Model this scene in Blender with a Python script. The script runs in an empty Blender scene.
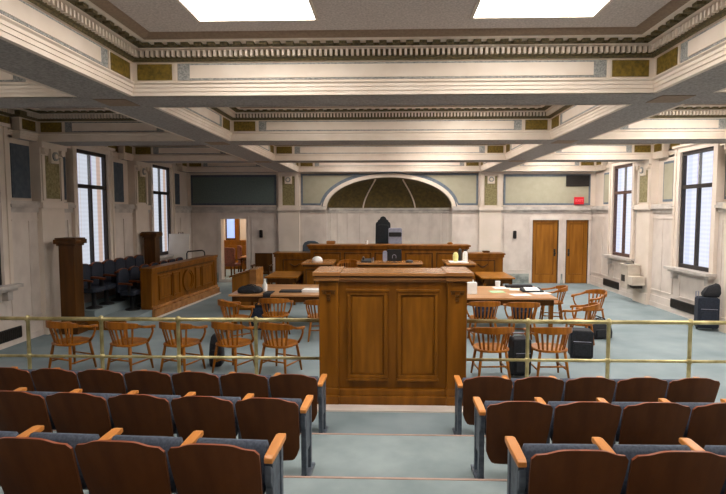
import bpy, math, random
from math import sin, cos, pi, sqrt, atan, atan2, radians
from mathutils import Vector, Matrix
random.seed(7)
scene = bpy.context.scene
COL = scene.collection

# ------------------------------------------------------------------ materials
def lin(c):
    return tuple(((v / 255) / 12.92 if v / 255 <= .04045 else ((v / 255 + .055) / 1.055) ** 2.4) for v in c) + (1,)

def base_mat(name, rough=.6, metal=0, spec=.5):
    m = bpy.data.materials.new(name); m.use_nodes = True
    b = m.node_tree.nodes['Principled BSDF']
    b.inputs['Roughness'].default_value = rough
    b.inputs['Metallic'].default_value = metal
    b.inputs['Specular IOR Level'].default_value = spec
    return m, m.node_tree, b

def noise_mat(name, c1, c2, scale=8, stretch=(1, 1, 1), rough=.6, metal=0, spec=.5, detail=4, lo=.35, hi=.65, bump=0, rot=(0, 0, 0)):
    m, nt, b = base_mat(name, rough, metal, spec)
    tc = nt.nodes.new('ShaderNodeTexCoord'); mp = nt.nodes.new('ShaderNodeMapping')
    mp.inputs['Scale'].default_value = stretch; mp.inputs['Rotation'].default_value = rot
    n = nt.nodes.new('ShaderNodeTexNoise'); n.inputs['Scale'].default_value = scale; n.inputs['Detail'].default_value = detail
    r = nt.nodes.new('ShaderNodeValToRGB')
    r.color_ramp.elements[0].position = lo; r.color_ramp.elements[1].position = hi
    r.color_ramp.elements[0].color = lin(c1); r.color_ramp.elements[1].color = lin(c2)
    nt.links.new(tc.outputs['Object'], mp.inputs['Vector']); nt.links.new(mp.outputs[0], n.inputs['Vector'])
    nt.links.new(n.outputs['Fac'], r.inputs[0]); nt.links.new(r.outputs[0], b.inputs['Base Color'])
    if bump:
        bp = nt.nodes.new('ShaderNodeBump'); bp.inputs['Strength'].default_value = bump; bp.inputs['Distance'].default_value = .01
        nt.links.new(n.outputs['Fac'], bp.inputs['Height']); nt.links.new(bp.outputs[0], b.inputs['Normal'])
    return m

def wood(name, c1, c2, scale=9, rough=.38, stretch=(1, 1, .12), spec=.22):
    return noise_mat(name, c1, c2, scale, stretch, rough, 0, spec, 6, .3, .7)

def emit_mat(name, c, s):
    m, nt, b = base_mat(name)
    b.inputs['Base Color'].default_value = lin(c); b.inputs['Emission Color'].default_value = lin(c); b.inputs['Emission Strength'].default_value = s
    return m

M = {}
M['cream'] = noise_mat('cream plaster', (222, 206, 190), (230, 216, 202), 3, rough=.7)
M['cream_wall'] = noise_mat('cream wall paint', (218, 204, 190), (226, 212, 200), 2, rough=.7)
M['taupe'] = noise_mat('taupe plaster', (142, 128, 120), (158, 142, 132), 30, rough=.85)
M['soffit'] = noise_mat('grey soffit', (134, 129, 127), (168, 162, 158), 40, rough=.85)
M['greyblock'] = noise_mat('grey ornament', (120, 122, 122), (176, 174, 168), 60, rough=.8)
M['olive'] = noise_mat('olive gold panel', (92, 76, 18), (134, 108, 34), 26, rough=.6)
M['olivelight'] = noise_mat('pale olive panel', (116, 106, 66), (154, 143, 102), 22, rough=.6)
M['cove'] = noise_mat('brown plaster cove', (138, 116, 98), (150, 128, 108), 30, rough=.85)
M['ceilingplaster'] = noise_mat('speckled ceiling plaster', (184, 172, 166), (214, 202, 196), 45, rough=.9)
M['olivedark'] = noise_mat('dark gold and shadow tone', (70, 62, 40), (110, 96, 62), 40, rough=.7)
M['dome'] = noise_mat('olive gold dome', (74, 60, 20), (100, 82, 34), 9, rough=.55)
M['sage'] = noise_mat('sage green paint', (168, 163, 142), (174, 169, 149), 5, rough=.8)
M['deepgreen'] = noise_mat('deep grey green panel', (92, 106, 106), (104, 118, 116), 30, rough=.95)
M['bluegrey'] = noise_mat('blue grey border', (104, 114, 126), (116, 126, 138), 10, rough=.8)
M['bluegreydark'] = noise_mat('dark blue grey border', (70, 80, 92), (84, 94, 104), 10, rough=.8)  # darker copy for the dim jury side, also a chair's own colour
M['marble'] = noise_mat('pinkish marble', (203, 190, 181), (219, 207, 198), 3.2, (1, 1, .7), .35, detail=9, lo=.3, hi=.6, rot=(.5, .4, .3))
M['marbledark'] = noise_mat('grey veined marble', (174, 166, 161), (206, 198, 191), 4, (1, 1, 1.5), .35, detail=8)
M['marblebase'] = noise_mat('grey green marble', (116, 124, 122), (176, 180, 174), 5, (1, 1, 1), .35, detail=8)
M['carpet'] = noise_mat('grey blue carpet', (120, 134, 138), (146, 158, 162), 1.3, rough=.95, spec=.1, detail=9, lo=.25, hi=.75, bump=.15)
M['carpet_tier'] = noise_mat('grey blue aisle carpet', (118, 130, 132), (148, 159, 160), 2.2, rough=.95, spec=.1, detail=9, lo=.25, hi=.75, bump=.15)
M['nosing'] = noise_mat('pinkish nosing', (164, 134, 120), (178, 148, 134), 10, rough=.5)
M['oak'] = wood('golden oak', (102, 60, 10), (140, 87, 20), 8)
M['oakdark'] = wood('dark oak', (66, 40, 13), (94, 58, 20), 8)
M['oaktop'] = wood('polished oak top', (140, 92, 46), (178, 124, 70), 6, .25, (.12, 1, 1), .6)
M['oakpanel'] = wood('figured oak panel', (110, 66, 12), (142, 89, 20), 14)
M['tabletop'] = wood('worn table top', (160, 112, 68), (194, 144, 96), 5, .3, (.12, 1, 1), .55)
M['door'] = wood('honey oak door', (130, 82, 22), (164, 106, 36), 9, .4)
M['chair'] = wood('orange oak chair', (126, 74, 20), (170, 104, 32), 12, .35)
M['chairdark'] = wood('red brown chair wood', (88, 44, 20), (122, 64, 30), 12, .4)
M['seatback'] = wood('dark walnut plywood', (78, 42, 18), (106, 60, 27), 7, .5, (1, 1, .15), .2)
M['seatedge'] = wood('reddish edge highlight', (128, 66, 40), (150, 82, 52), 12, .4)
M['armrest'] = wood('light maple armrest', (196, 124, 58), (224, 152, 84), 9, .35, (1, .12, 1))
M['seatcloth'] = noise_mat('blue grey upholstery', (62, 68, 82), (80, 88, 102), 60, rough=.9)
M['castmetal'] = noise_mat('grey painted iron', (78, 86, 98), (104, 112, 124), 20, rough=.5, metal=.2)
M['navy'] = noise_mat('navy upholstery', (22, 28, 42), (34, 42, 58), 30, rough=.8)
M['brass'] = noise_mat('aged brass', (160, 147, 100), (206, 193, 144), 6, rough=.36, metal=.7)
M['blackcloth'] = noise_mat('black nylon', (16, 17, 22), (30, 32, 40), 30, rough=.75)
M['blackplastic'] = noise_mat('black plastic', (16, 16, 18), (26, 26, 28), 20, rough=.4)
M['bluecloth'] = noise_mat('dark blue cloth', (24, 32, 50), (38, 48, 70), 25, rough=.9)
M['leather'] = noise_mat('black leather', (12, 16, 20), (24, 30, 36), 14, rough=.4)
M['redleather'] = noise_mat('red brown leather', (92, 50, 40), (118, 66, 54), 14, rough=.45)
M['greyplastic'] = noise_mat('grey plastic', (132, 132, 150), (150, 150, 166), 14, rough=.5)
M['white'] = noise_mat('white paper', (226, 226, 224), (240, 240, 238), 8, rough=.8)
M['board'] = noise_mat('off white board', (234, 224, 208), (242, 234, 220), 3, rough=.7)
M['green'] = noise_mat('pale green paper', (168, 206, 160), (180, 216, 172), 8, rough=.8)
M['yellow'] = noise_mat('pale yellow paper', (226, 216, 140), (236, 226, 156), 8, rough=.8)
M['steel'] = noise_mat('beige enamelled steel', (188, 176, 162), (204, 192, 178), 4, rough=.35)
M['darkmetal'] = noise_mat('dark bronze', (34, 30, 28), (56, 48, 42), 20, rough=.5, metal=.3)
M['winframe'] = noise_mat('dark window frame', (30, 26, 26), (46, 38, 36), 12, rough=.5)
M['winframe_red'] = noise_mat('brown window frame', (70, 48, 42), (92, 64, 56), 12, rough=.5)
M['red'] = emit_mat('red lit sign', (206, 26, 42), .2)
M['pinkletter'] = emit_mat('pale sign lettering', (236, 110, 122), .25)
M['lamp'] = emit_mat('fluorescent diffuser', (255, 249, 241), 14.5)
M['lamp_low'] = emit_mat('fluorescent diffuser low', (255, 249, 241), 4.6)
M['lamp_rear'] = emit_mat('fluorescent diffuser rear', (255, 249, 241), 18.0)
M['lamp_mid'] = emit_mat('fluorescent diffuser mid', (255, 249, 241), 8.5)
M['lamp_side'] = emit_mat('fluorescent diffuser bright', (255, 249, 241), 24.0)
M['lamp_dim'] = emit_mat('fluorescent diffuser dim', (255, 249, 241), 5.0)
M['lamp2'] = emit_mat('back room lamp', (255, 238, 214), 26.0)
def window_mat(name, strength, c1, c2, c3):
    m, nt, b = base_mat(name, .3)
    tc = nt.nodes.new('ShaderNodeTexCoord'); sx = nt.nodes.new('ShaderNodeSeparateXYZ')
    nt.links.new(tc.outputs['Object'], sx.inputs[0])
    cx = nt.nodes.new('ShaderNodeCombineXYZ'); nt.links.new(sx.outputs['Y'], cx.inputs['X'])
    n = nt.nodes.new('ShaderNodeTexNoise'); n.inputs['Scale'].default_value = 3.6; n.inputs['Detail'].default_value = 1
    nt.links.new(cx.outputs[0], n.inputs['Vector'])
    r = nt.nodes.new('ShaderNodeValToRGB'); e = r.color_ramp.elements
    e[0].position = .4; e[0].color = lin(c2); e[1].position = .46; e[1].color = lin(c1)
    k = r.color_ramp.elements.new(.54); k.color = lin(c1); k = r.color_ramp.elements.new(.6); k.color = lin(c3)
    nt.links.new(n.outputs['Fac'], r.inputs[0])
    w = nt.nodes.new('ShaderNodeMath'); w.operation = 'MULTIPLY'; w.inputs[1].default_value = 2 * pi / .1
    nt.links.new(sx.outputs['Z'], w.inputs[0])
    s = nt.nodes.new('ShaderNodeMath'); s.operation = 'SINE'; nt.links.new(w.outputs[0], s.inputs[0])
    p = nt.nodes.new('ShaderNodeMath'); p.operation = 'MULTIPLY_ADD'; p.inputs[1].default_value = strength * .045; p.inputs[2].default_value = strength
    nt.links.new(s.outputs[0], p.inputs[0])
    nt.links.new(r.outputs[0], b.inputs['Emission Color']); nt.links.new(p.outputs[0], b.inputs['Emission Strength'])
    b.inputs['Base Color'].default_value = lin((70, 72, 78))
    return m
M['pane'] = window_mat('daylit blind', .8, (226, 232, 244), (176, 160, 206), (210, 182, 168))
M['pane2'] = window_mat('daylit blind bright', 1.0, (232, 236, 250), (176, 160, 208), (216, 224, 244))
M['paneblue'] = emit_mat('blue daylit pane', (150, 176, 226), .9)

# ------------------------------------------------------------------ mesh builder
class MB:
    def __init__(s): s.v = []; s.f = []; s.m = []
    def add(s, vs, fs, m=0):
        o = len(s.v); s.v += [tuple(v) for v in vs]; s.f += [tuple(i + o for i in f) for f in fs]; s.m += [m] * len(fs); return s
    def hexa(s, p, m=0):
        return s.add(p, [(0, 3, 2, 1), (4, 5, 6, 7), (0, 1, 5, 4), (1, 2, 6, 5), (2, 3, 7, 6), (3, 0, 4, 7)], m)
    def box(s, x0, x1, y0, y1, z0, z1, m=0):
        return s.hexa([(x0, y0, z0), (x1, y0, z0), (x1, y1, z0), (x0, y1, z0), (x0, y0, z1), (x1, y0, z1), (x1, y1, z1), (x0, y1, z1)], m)
    def cbox(s, c, sz, m=0):
        return s.box(c[0] - sz[0] / 2, c[0] + sz[0] / 2, c[1] - sz[1] / 2, c[1] + sz[1] / 2, c[2] - sz[2] / 2, c[2] + sz[2] / 2, m)
    def loft(s, rings, m=0, caps=True, closed=True):
        n = len(rings[0]); o = len(s.v)
        for r in rings: s.v += [tuple(p) for p in r]
        for i in range(len(rings) - 1):
            for j in range(n if closed else n - 1):
                a = o + i * n + j; b = o + i * n + (j + 1) % n
                s.f.append((a, b, b + n, a + n)); s.m.append(m)
        if caps:
            s.f.append(tuple(o + j for j in reversed(range(n)))); s.f.append(tuple(o + (len(rings) - 1) * n + j for j in range(n))); s.m += [m, m]
        return s
    def tube(s, path, r, n=8, m=0):
        P = [Vector(p) for p in path]; R = r if isinstance(r, (list, tuple)) else [r] * len(P)
        rings = []; prev = None
        for i, p in enumerate(P):
            t = (P[min(i + 1, len(P) - 1)] - P[max(i - 1, 0)]).normalized()
            if prev is None:
                a = Vector((0, 0, 1)) if abs(t.z) < .9 else Vector((1, 0, 0)); u = t.cross(a).normalized()
            else:
                u = (prev - t * prev.dot(t)).normalized()
            prev = u; w = t.cross(u)
            rings.append([p + (u * cos(2 * pi * k / n) + w * sin(2 * pi * k / n)) * R[i] for k in range(n)])
        return s.loft(rings, m)
    def lathe(s, prof, c=(0, 0, 0), n=16, m=0):
        return s.loft([[(c[0] + r * cos(2 * pi * k / n), c[1] + r * sin(2 * pi * k / n), c[2] + z) for k in range(n)] for r, z in prof], m)
    def prism(s, poly, axis, a, b, m=0):
        f = {'x': lambda p, t: (t, p[0], p[1]), 'y': lambda p, t: (p[0], t, p[1]), 'z': lambda p, t: (p[0], p[1], t)}[axis]
        return s.loft([[f(p, a) for p in poly], [f(p, b) for p in poly]], m)
    def rect_sweep(s, path, wh, m=0):
        # path of (point, width, height): a flat-sided bar that stays upright
        rings = []; P = [Vector(p[0]) for p in path]
        for i, p in enumerate(P):
            t = P[min(i + 1, len(P) - 1)] - P[max(i - 1, 0)]; t.z = 0; t.normalize()
            u = Vector((t.y, -t.x, 0)); w, h = path[i][1], path[i][2]
            rings.append([p + u * w / 2 - Vector((0, 0, h / 2)), p + u * w / 2 + Vector((0, 0, h / 2)), p - u * w / 2 + Vector((0, 0, h / 2)), p - u * w / 2 - Vector((0, 0, h / 2))])
        return s.loft(rings, m)
    def frame(s, x0, x1, z0, z1, y, w, d, m=0):
        # raised moulding frame on a plane y, growing towards -y
        s.box(x0, x1, y - d, y, z0, z0 + w, m); s.box(x0, x1, y - d, y, z1 - w, z1, m)
        s.box(x0, x0 + w, y - d, y, z0 + w, z1 - w, m); return s.box(x1 - w, x1, y - d, y, z0 + w, z1 - w, m)
    def xf(s, mat):
        s.v = [tuple(mat @ Vector(v)) for v in s.v]; return s
    def build(s, name, mats, parent=None, smooth=False, bevel=0, loc=None, rz=0):
        me = bpy.data.meshes.new(name); me.from_pydata(s.v, [], s.f); me.update()
        mats = mats if isinstance(mats, (list, tuple)) else [mats]
        for k in mats: me.materials.append(M[k])
        me.polygons.foreach_set('material_index', s.m)
        if smooth: me.polygons.foreach_set('use_smooth', [True] * len(me.polygons))
        o = bpy.data.objects.new(name, me); COL.objects.link(o)
        if parent: o.parent = parent
        if loc: o.location = loc
        o.rotation_euler.z = rz
        if bevel:
            b = o.modifiers.new('edge', 'BEVEL'); b.width = bevel; b.segments = 2; b.limit_method = 'ANGLE'
        return o

def tag(o, label, cat, group=None, kind=None):
    o['label'] = label; o['category'] = cat
    if group: o['group'] = group
    if kind: o['kind'] = kind
    return o
def thing(name, label, cat, loc=(0, 0, 0), rz=0, group=None, kind=None):
    o = bpy.data.objects.new(name, None); COL.objects.link(o); o.location = loc; o.rotation_euler.z = rz
    return tag(o, label, cat, group, kind)
def dup(root, loc, rz, label, group=None):
    def cp(o, par):
        c = o.copy(); COL.objects.link(c)
        if par: c.parent = par
        for ch in o.children: cp(ch, c)
        return c
    kids = list(root.children)
    r = root.copy(); COL.objects.link(r)
    for k in kids: cp(k, r)
    r.location = loc; r.rotation_euler.z = rz; r['label'] = label
    if group: r['group'] = group
    return r
def circle(r, n, cx=0, cy=0, ry=None):
    return [(cx + r * cos(2 * pi * k / n), cy + (ry or r) * sin(2 * pi * k / n)) for k in range(n)]
def rrect(x0, x1, y0, y1, r, n=4):
    P = []
    for cx, cy, a in ((x1 - r, y0 + r, -pi / 2), (x1 - r, y1 - r, 0), (x0 + r, y1 - r, pi / 2), (x0 + r, y0 + r, pi)):
        P += [(cx + r * cos(a + pi / 2 * k / n), cy + r * sin(a + pi / 2 * k / n)) for k in range(n + 1)]
    return P

# ------------------------------------------------------------------ camera
cam = bpy.data.cameras.new('camera'); co = bpy.data.objects.new('camera', cam); COL.objects.link(co)
FPX = 520.
cam.sensor_width = 36; cam.lens = FPX / 726 * 36; cam.shift_x = -10 / 726; cam.clip_start = .05
yaw, pit = atan(16 / FPX), atan(34 / FPX)
co.location = (0, 0, 2.45); co.rotation_euler = (pi / 2 - pit, 0, yaw)
scene.camera = co
scene.view_settings.view_transform = 'Standard'; scene.view_settings.look = 'None'; scene.view_settings.gamma = 1
scene.view_settings.use_curve_mapping = False; scene.view_settings.exposure = 0
w = bpy.data.worlds.new('World'); scene.world = w; w.use_nodes = True
w.node_tree.nodes['Background'].inputs[0].default_value = lin((190, 205, 230)); w.node_tree.nodes['Background'].inputs[1].default_value = .2

# ------------------------------------------------------------------ setting
XW = 7.0; XU = 7.1; YB = 18.2; YF = -1.8; ZB = 3.86; ZC = 4.47
def structure(o, label, cat): return tag(o, label, cat, kind='structure')
structure(MB().box(-8.6, 7.5, 5.09, 22.9, -.12, 0).build('floor', 'carpet'), 'grey-blue carpet of the courtroom well', 'floor')
tiers = MB()
for y0, y1, z in ((3.81, 5.09, .23), (2.5, 3.81, .45), (1.2, 2.5, .69), (YF, 1.2, .8)):
    tiers.box(-7.5, 7.5, y0, y1, -.1, z)
tr = structure(tiers.build('floor_tier', 'carpet_tier'), 'stepped grey-blue carpet under the public seats', 'floor')
nz = MB()
for y, z in ((5.09, .23), (3.81, .45), (2.5, .69)):
    nz.box(-7.0, 7.0, y - .018, y + .006, z - .03, z + .004)
structure(nz.build('trim_1', 'nosing'), 'pinkish nosing strips along the seating steps', 'trim')
structure(MB().box(-7.0, 7.0, 6.26, 6.46, 0, .018).build('trim_2', 'marble'), 'pale threshold strip on the floor in front of the brass rail', 'trim')
structure(MB().box(-8.6, 7.5, YF - .2, 22.9, ZC, ZC + .15).build('ceiling', 'ceilingplaster'), 'brownish flat plaster inside the ceiling coffers', 'ceiling')
structure(MB().box(-7.5, 7.5, YF - .2, YF, 0, ZC).build('wall_front', 'cream_wall'), 'plain cream wall behind the public seats', 'wall')

BE = [(2.4, 3.1), (6.3, 7.0), (10.2, 10.9), (14.05, 14.7), (17.85, 18.2)]
ROWS = [(-1.5, 2.4), (3.1, 6.3), (7.0, 10.2), (10.9, 14.05), (14.7, 17.85)]
bm = MB()
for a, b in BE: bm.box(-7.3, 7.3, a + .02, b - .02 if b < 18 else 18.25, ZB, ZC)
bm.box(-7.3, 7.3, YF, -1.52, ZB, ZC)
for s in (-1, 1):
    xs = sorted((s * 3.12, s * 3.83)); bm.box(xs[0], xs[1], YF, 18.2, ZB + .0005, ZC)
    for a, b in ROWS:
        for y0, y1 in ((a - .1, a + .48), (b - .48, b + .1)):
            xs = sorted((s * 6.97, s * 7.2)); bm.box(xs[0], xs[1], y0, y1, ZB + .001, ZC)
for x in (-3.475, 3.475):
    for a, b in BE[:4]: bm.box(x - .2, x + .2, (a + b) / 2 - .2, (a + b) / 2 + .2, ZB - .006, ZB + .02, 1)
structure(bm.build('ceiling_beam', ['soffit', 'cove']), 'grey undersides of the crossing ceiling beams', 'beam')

PROF = [(-.055, 3.86), (0, 3.86), (0, 3.905), (.014, 3.907), (.014, 3.95), (.028, 3.952), (.028, 3.985), (.055, 4.0), (.055, 4.012), (0, 4.02), (0, 4.245), (.03, 4.25), (.05, 4.275),
        (.08, 4.28), (.08, 4.365), (.15, 4.37), (.17, 4.375), (.17, 4.41), (.26, 4.415), (.28, 4.425), (.3, 4.427), (.35, 4.437), (.4, 4.455), (.42, 4.47)]
def inset(poly, p):
    n = len(poly); out = []
    for i in range(n):
        a, b, c = Vector(poly[i - 1]), Vector(poly[i]), Vector(poly[(i + 1) % n])
        d1 = (b - a).normalized(); d2 = (c - b).normalized()
        n1 = Vector((-d1.y, d1.x)); n2 = Vector((-d2.y, d2.x))
        out.append(b + (n1 + n2) * p / (1 + n1.dot(n2)))
    return out
def coffer(idx, poly, label):
    root = thing('trim_%d' % idx, label, 'ceiling coffer', (0, 0, 0), kind='structure')
    c = MB(); n = len(poly); rings = [[(q.x, q.y, z) for q in inset(poly, p)] for p, z in PROF]
    for i in range(len(PROF) - 1):
        mi = 1 if i >= 20 else (2 if i in (11, 12, 13, 16) else 0)  # dark gaps behind dentils and brackets are put into the colour
        c.loft([rings[i], rings[i + 1]], mi, caps=False)
    c.build('cornice', ['cream', 'cove', 'olivedark'], root)
    den = MB(); mut = MB(); fr = MB(); ol = MB()
    def bar(mb, a, d, nrm, t0, t1, p0, p1, z0, z1, m=0):
        q = [a + d * t0 + nrm * p0, a + d * t1 + nrm * p0, a + d * t1 + nrm * p1, a + d * t0 + nrm * p1]
        mb.hexa([(k.x, k.y, z0) for k in q] + [(k.x, k.y, z1) for k in q], m)
    for i in range(n):
        a, b = Vector(poly[i]), Vector(poly[(i + 1) % n]); L = (b - a).length; d = (b - a) / L; nrm = Vector((-d.y, d.x))
        if L < .2: continue
        k = max(1, int((L - .16) / .062)); st = (L - .16) / k
        for j in range(k): bar(den, a, d, nrm, .08 + st * (j + .2), .08 + st * (j + .65), .07, .13, 4.29, 4.36)
        k = max(1, int((L - .4) / .15)); st = (L - .4) / k
        for j in range(k): bar(mut, a, d, nrm, .2 + st * (j + .2), .2 + st * (j + .75), .16, .25, 4.38, 4.412)
        if L > 1.5:
            for t0, t1 in ((.07, .49), (L - .49, L - .07)): bar(ol, a, d, nrm, t0, t1, -.01, .012, 4.045, 4.232)
            bar(fr, a, d, nrm, .56, L - .56, -.01, .01, 4.04, 4.236, 1)
            bar(fr, a, d, nrm, .71, L - .71, -.01, .02, 4.062, 4.214, 0)
            for t in (.53, L - .53): bar(fr, a, d, nrm, t - .012, t + .012, -.01, .016, 4.03, 4.242, 0)
        else:
            bar(ol, a, d, nrm, .07, L - .07, -.01, .012, 4.045, 4.232)
    den.build('dentil_course', 'cream', root); mut.build('bracket_course', 'olivedark', root)  # brackets coloured dark as if in shadow
    fr.build('frieze_panel', ['cream', 'greyblock'], root); ol.build('olive_panel', 'olive', root)
ordn = ['rear', 'first', 'second', 'third', 'fourth']
ci = 3
for r, (a, b) in enumerate(ROWS):
    coffer(ci, [(-3.1, a), (3.1, a), (3.1, b), (-3.1, b)], '%s wide ceiling coffer above the centre aisle with dentil cornice' % ordn[r]); ci += 1
    coffer(ci, [(3.85, a), (6.95, a), (6.95, a + .5), (XU, a + .5), (XU, b - .5), (6.95, b - .5), (6.95, b), (3.85, b)], '%s narrow ceiling coffer on the drinking-fountain side' % ordn[r]); ci += 1
    coffer(ci, [(-6.95, a), (-3.85, a), (-3.85, b), (-6.95, b), (-6.95, b - .5), (-XU, b - .5), (-XU, a + .5), (-6.95, a + .5)], '%s narrow ceiling coffer on the jury-box side' % ordn[r]); ci += 1

def ceiling_light(x, y, lab, hx=.605, hy=.82, mm='lamp'):
    t = thing('ceiling_light', lab, 'ceiling light', (x, y, ZC), group='fluorescent ceiling panels')
    f = MB()
    f.box(-hx - .03, hx + .03, -hy - .03, -hy, -.02, 0); f.box(-hx - .03, hx + .03, hy, hy + .03, -.02, 0)
    f.box(-hx - .03, -hx, -hy, hy, -.02, 0); f.box(hx, hx + .03, -hy, hy, -.02, 0); f.build('frame', 'cream', t)
    MB().box(-hx, hx, -hy, hy, -.012, -.002).build('diffuser', mm, t)
for r, (a, b) in enumerate(ROWS):
    yc = (a + b) / 2
    for x, sd, mm in ((-1.375, 'jury', 'lamp_dim'), (1.47, 'fountain', 'lamp')):
        ceiling_light(x, yc, 'white fluorescent panel in the %s wide coffer, nearer the %s side' % (ordn[r], sd), mm='lamp_low' if r == 0 else 'lamp' if r == 1 else ('lamp_low' if r < 4 else 'lamp_mid') if x < 0 else 'lamp_rear' if r > 2 else mm)
    ceiling_light(5.4, yc, 'white fluorescent panel in the %s narrow coffer on the fountain side' % ordn[r], .5, .82, 'lamp_low' if r == 0 else 'lamp_side')
    if r < 2: ceiling_light(-5.4, yc, 'white fluorescent panel in the %s narrow coffer on the jury side' % ordn[r], .5, .82, 'lamp_low' if r == 0 else 'lamp_dim')

# side walls: wainscot to the ledge, upper wall behind it, three window openings each
WIN = [8.5, 12.12, 15.85]; WH = .66; WZ0, WZ1 = 1.15, 3.9
def side_wall(s, name, lab):
    root = thing(name, lab, 'wall', kind='structure')
    def X(a, b): return sorted((s * a, s * b))
    def B(mb, a, b, y0, y1, z0, z1, m=0):
        x = X(a, b); mb.box(x[0], x[1], y0, y1, z0, z1, m)
    lo, up = MB(), MB()
    segs = []; y = YF
    for c in WIN:
        segs.append((y, c - WH)); y = c + WH
    segs.append((y, YB + .1))
    for a, b in segs:
        B(lo, XW, 7.5, a, b, 0, 2.57); B(up, XU, 7.5, a, b, 2.57, ZC)
    for c in WIN:
        B(lo, XW, 7.5, c - WH, c + WH, 0, WZ0); B(up, XU, 7.5, c - WH, c + WH, WZ1, ZC)
    lo.build('wainscot', 'marble', root); up.build('upper_wall', 'cream_wall', root)
    led, base, fr, arch, pan, bor = MB(), MB(), MB(), MB(), MB(), MB()
    for a, b in segs:
        a2, b2 = a + (.17 if a > 0 else 0), b - (.17 if b < 18 else 0)
        B(led, 6.965, XU, a2, b2, 2.46, 2.56); B(led, 6.90, XU, a2, b2, 2.56, 2.62); B(led, 6.93, XU, a2, b2, 2.62, 2.68)
        B(fr, XW - .02, XW, a2 + .1, b2 - .1, 2.3, 2.33); B(fr, XW - .02, XW, a2 + .1, b2 - .1, .42, .45)
    B(base, 6.96, XW, YF, YB, 0, .12); B(base, 6.975, XW, YF, YB, .12, .3)
    for c in WIN:
        for q in (-1, 1):
            y = c + q * WH; y0, y1 = sorted((y - q * .012, y + q * .15))
            B(arch, 6.95, 7.2, y0, y1, WZ0, WZ1 + .06)
            y0, y1 = sorted((y + q * .1, y + q * .18)); B(arch, 6.92, 7.0, y0, y1, WZ0, WZ1 + .1)
            y0, y1 = (c + 1.12, c + 1.62) if q > 0 else (c - 1.17, c - .86)
            B(bor, XU - .02, XU, y0, y1, 2.74, 3.76); y0 += .04; y1 -= .04; B(pan, XU - .026, XU, y0, y1, 2.8, 3.7)
            y0, y1 = sorted((c + q * .85, c + q * 1.0)); B(fr, XW - .02, XW, y0 + .0, y0 + .03, .45, 2.3)
            B(fr, XW - .02, XW, c + q * 1.4 - .015, c + q * 1.4 + .015, .45, 2.3)
        B(arch, 6.951, 7.2, c - WH - .15, c + WH + .15, WZ1 - .01, WZ1 + .1)
        B(arch, 6.88, 7.1, c - WH - .22, c + WH + .22, WZ1 + .1, WZ1 + .16)
        B(fr, XW - .02, XW, c - .55, c + .55, .95, .98); B(fr, XW - .02, XW, c - .55, c + .55, .42, .45)
        for q in (-.55, .52): B(fr, XW - .02, XW, c + q, c + q + .03, .45, .95)
    led.build('ledge', 'marbledark', root); base.build('skirting', 'marble', root); fr.build('panel_moulding', 'marble', root)
    arch.build('architrave', 'cream_wall', root); bor.build('panel_border', 'bluegrey' if s > 0 else 'bluegreydark', root); pan.build('painted_panel', 'sage' if s > 0 else 'bluegreydark', root)  # jury-side panels get darker colours, the wall's dimness put into the paint
    for yc in (2.75, 6.65, 10.52, 14.37):
        p = MB(); B(p, 6.9, 7.1, yc - .36, yc + .36, 0, ZB)
        for q in (-.33, .25): B(p, 6.87, 6.9, yc + q, yc + q + .08, 2.7, 3.6)
        B(p, 6.84, 6.9, yc - .4, yc + .4, 2.54, 2.66); B(p, 6.86, 6.9, yc - .38, yc + .38, 0, .3)
        B(p, 6.82, 6.9, yc - .4, yc + .4, 3.74, ZB)
        po = p.build('pilaster', 'cream_wall', root)
        q = MB(); B(q, 6.885, 6.9, yc - .22, yc + .22, 2.74, 3.6); q.build('olive_panel', 'olivelight', po)
        capital(po, (s * 6.885, yc, 3.6), 'x', s)
def capital(parent, c, axis, s=1):
    q = MB()
    if axis == 'x':
        x0, x1 = sorted((c[0], c[0] - s * .06)); q.box(x0, x1, c[1] - .12, c[1] + .12, c[2] - .14, c[2] + .14)
        q.prism(circle(.09, 20, c[1], c[2]), 'x', c[0] - s * .06, c[0] - s * .085, 1); q.prism(circle(.05, 16, c[1], c[2]), 'x', c[0] - s * .085, c[0] - s * .1, 0)
        for k in (-1, 1): q.prism(circle(.07, 16, c[1] + k * .27, c[2] + .09), 'x', c[0] + s * .01, c[0] - s * .07, 0)
    else:
        q.box(c[0] - .12, c[0] + .12, c[1] - .06, c[1], c[2] - .14, c[2] + .14)
        q.prism(circle(.09, 20, c[0], c[2]), 'y', c[1] - .06, c[1] - .085, 1); q.prism(circle(.05, 16, c[0], c[2]), 'y', c[1] - .085, c[1] - .1, 0)
        for k in (-1, 1): q.prism(circle(.06, 16, c[0] + k * .29, c[2] + .13), 'y', c[1] + .01, c[1] - .06, 0)
    q.build('capital', ['cream', 'greyblock'], parent)
side_wall(-1, 'wall_left', 'dim marble and plaster side wall behind the jury box')
side_wall(1, 'wall_right', 'bright marble and plaster side wall with the drinking fountain')

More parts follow.
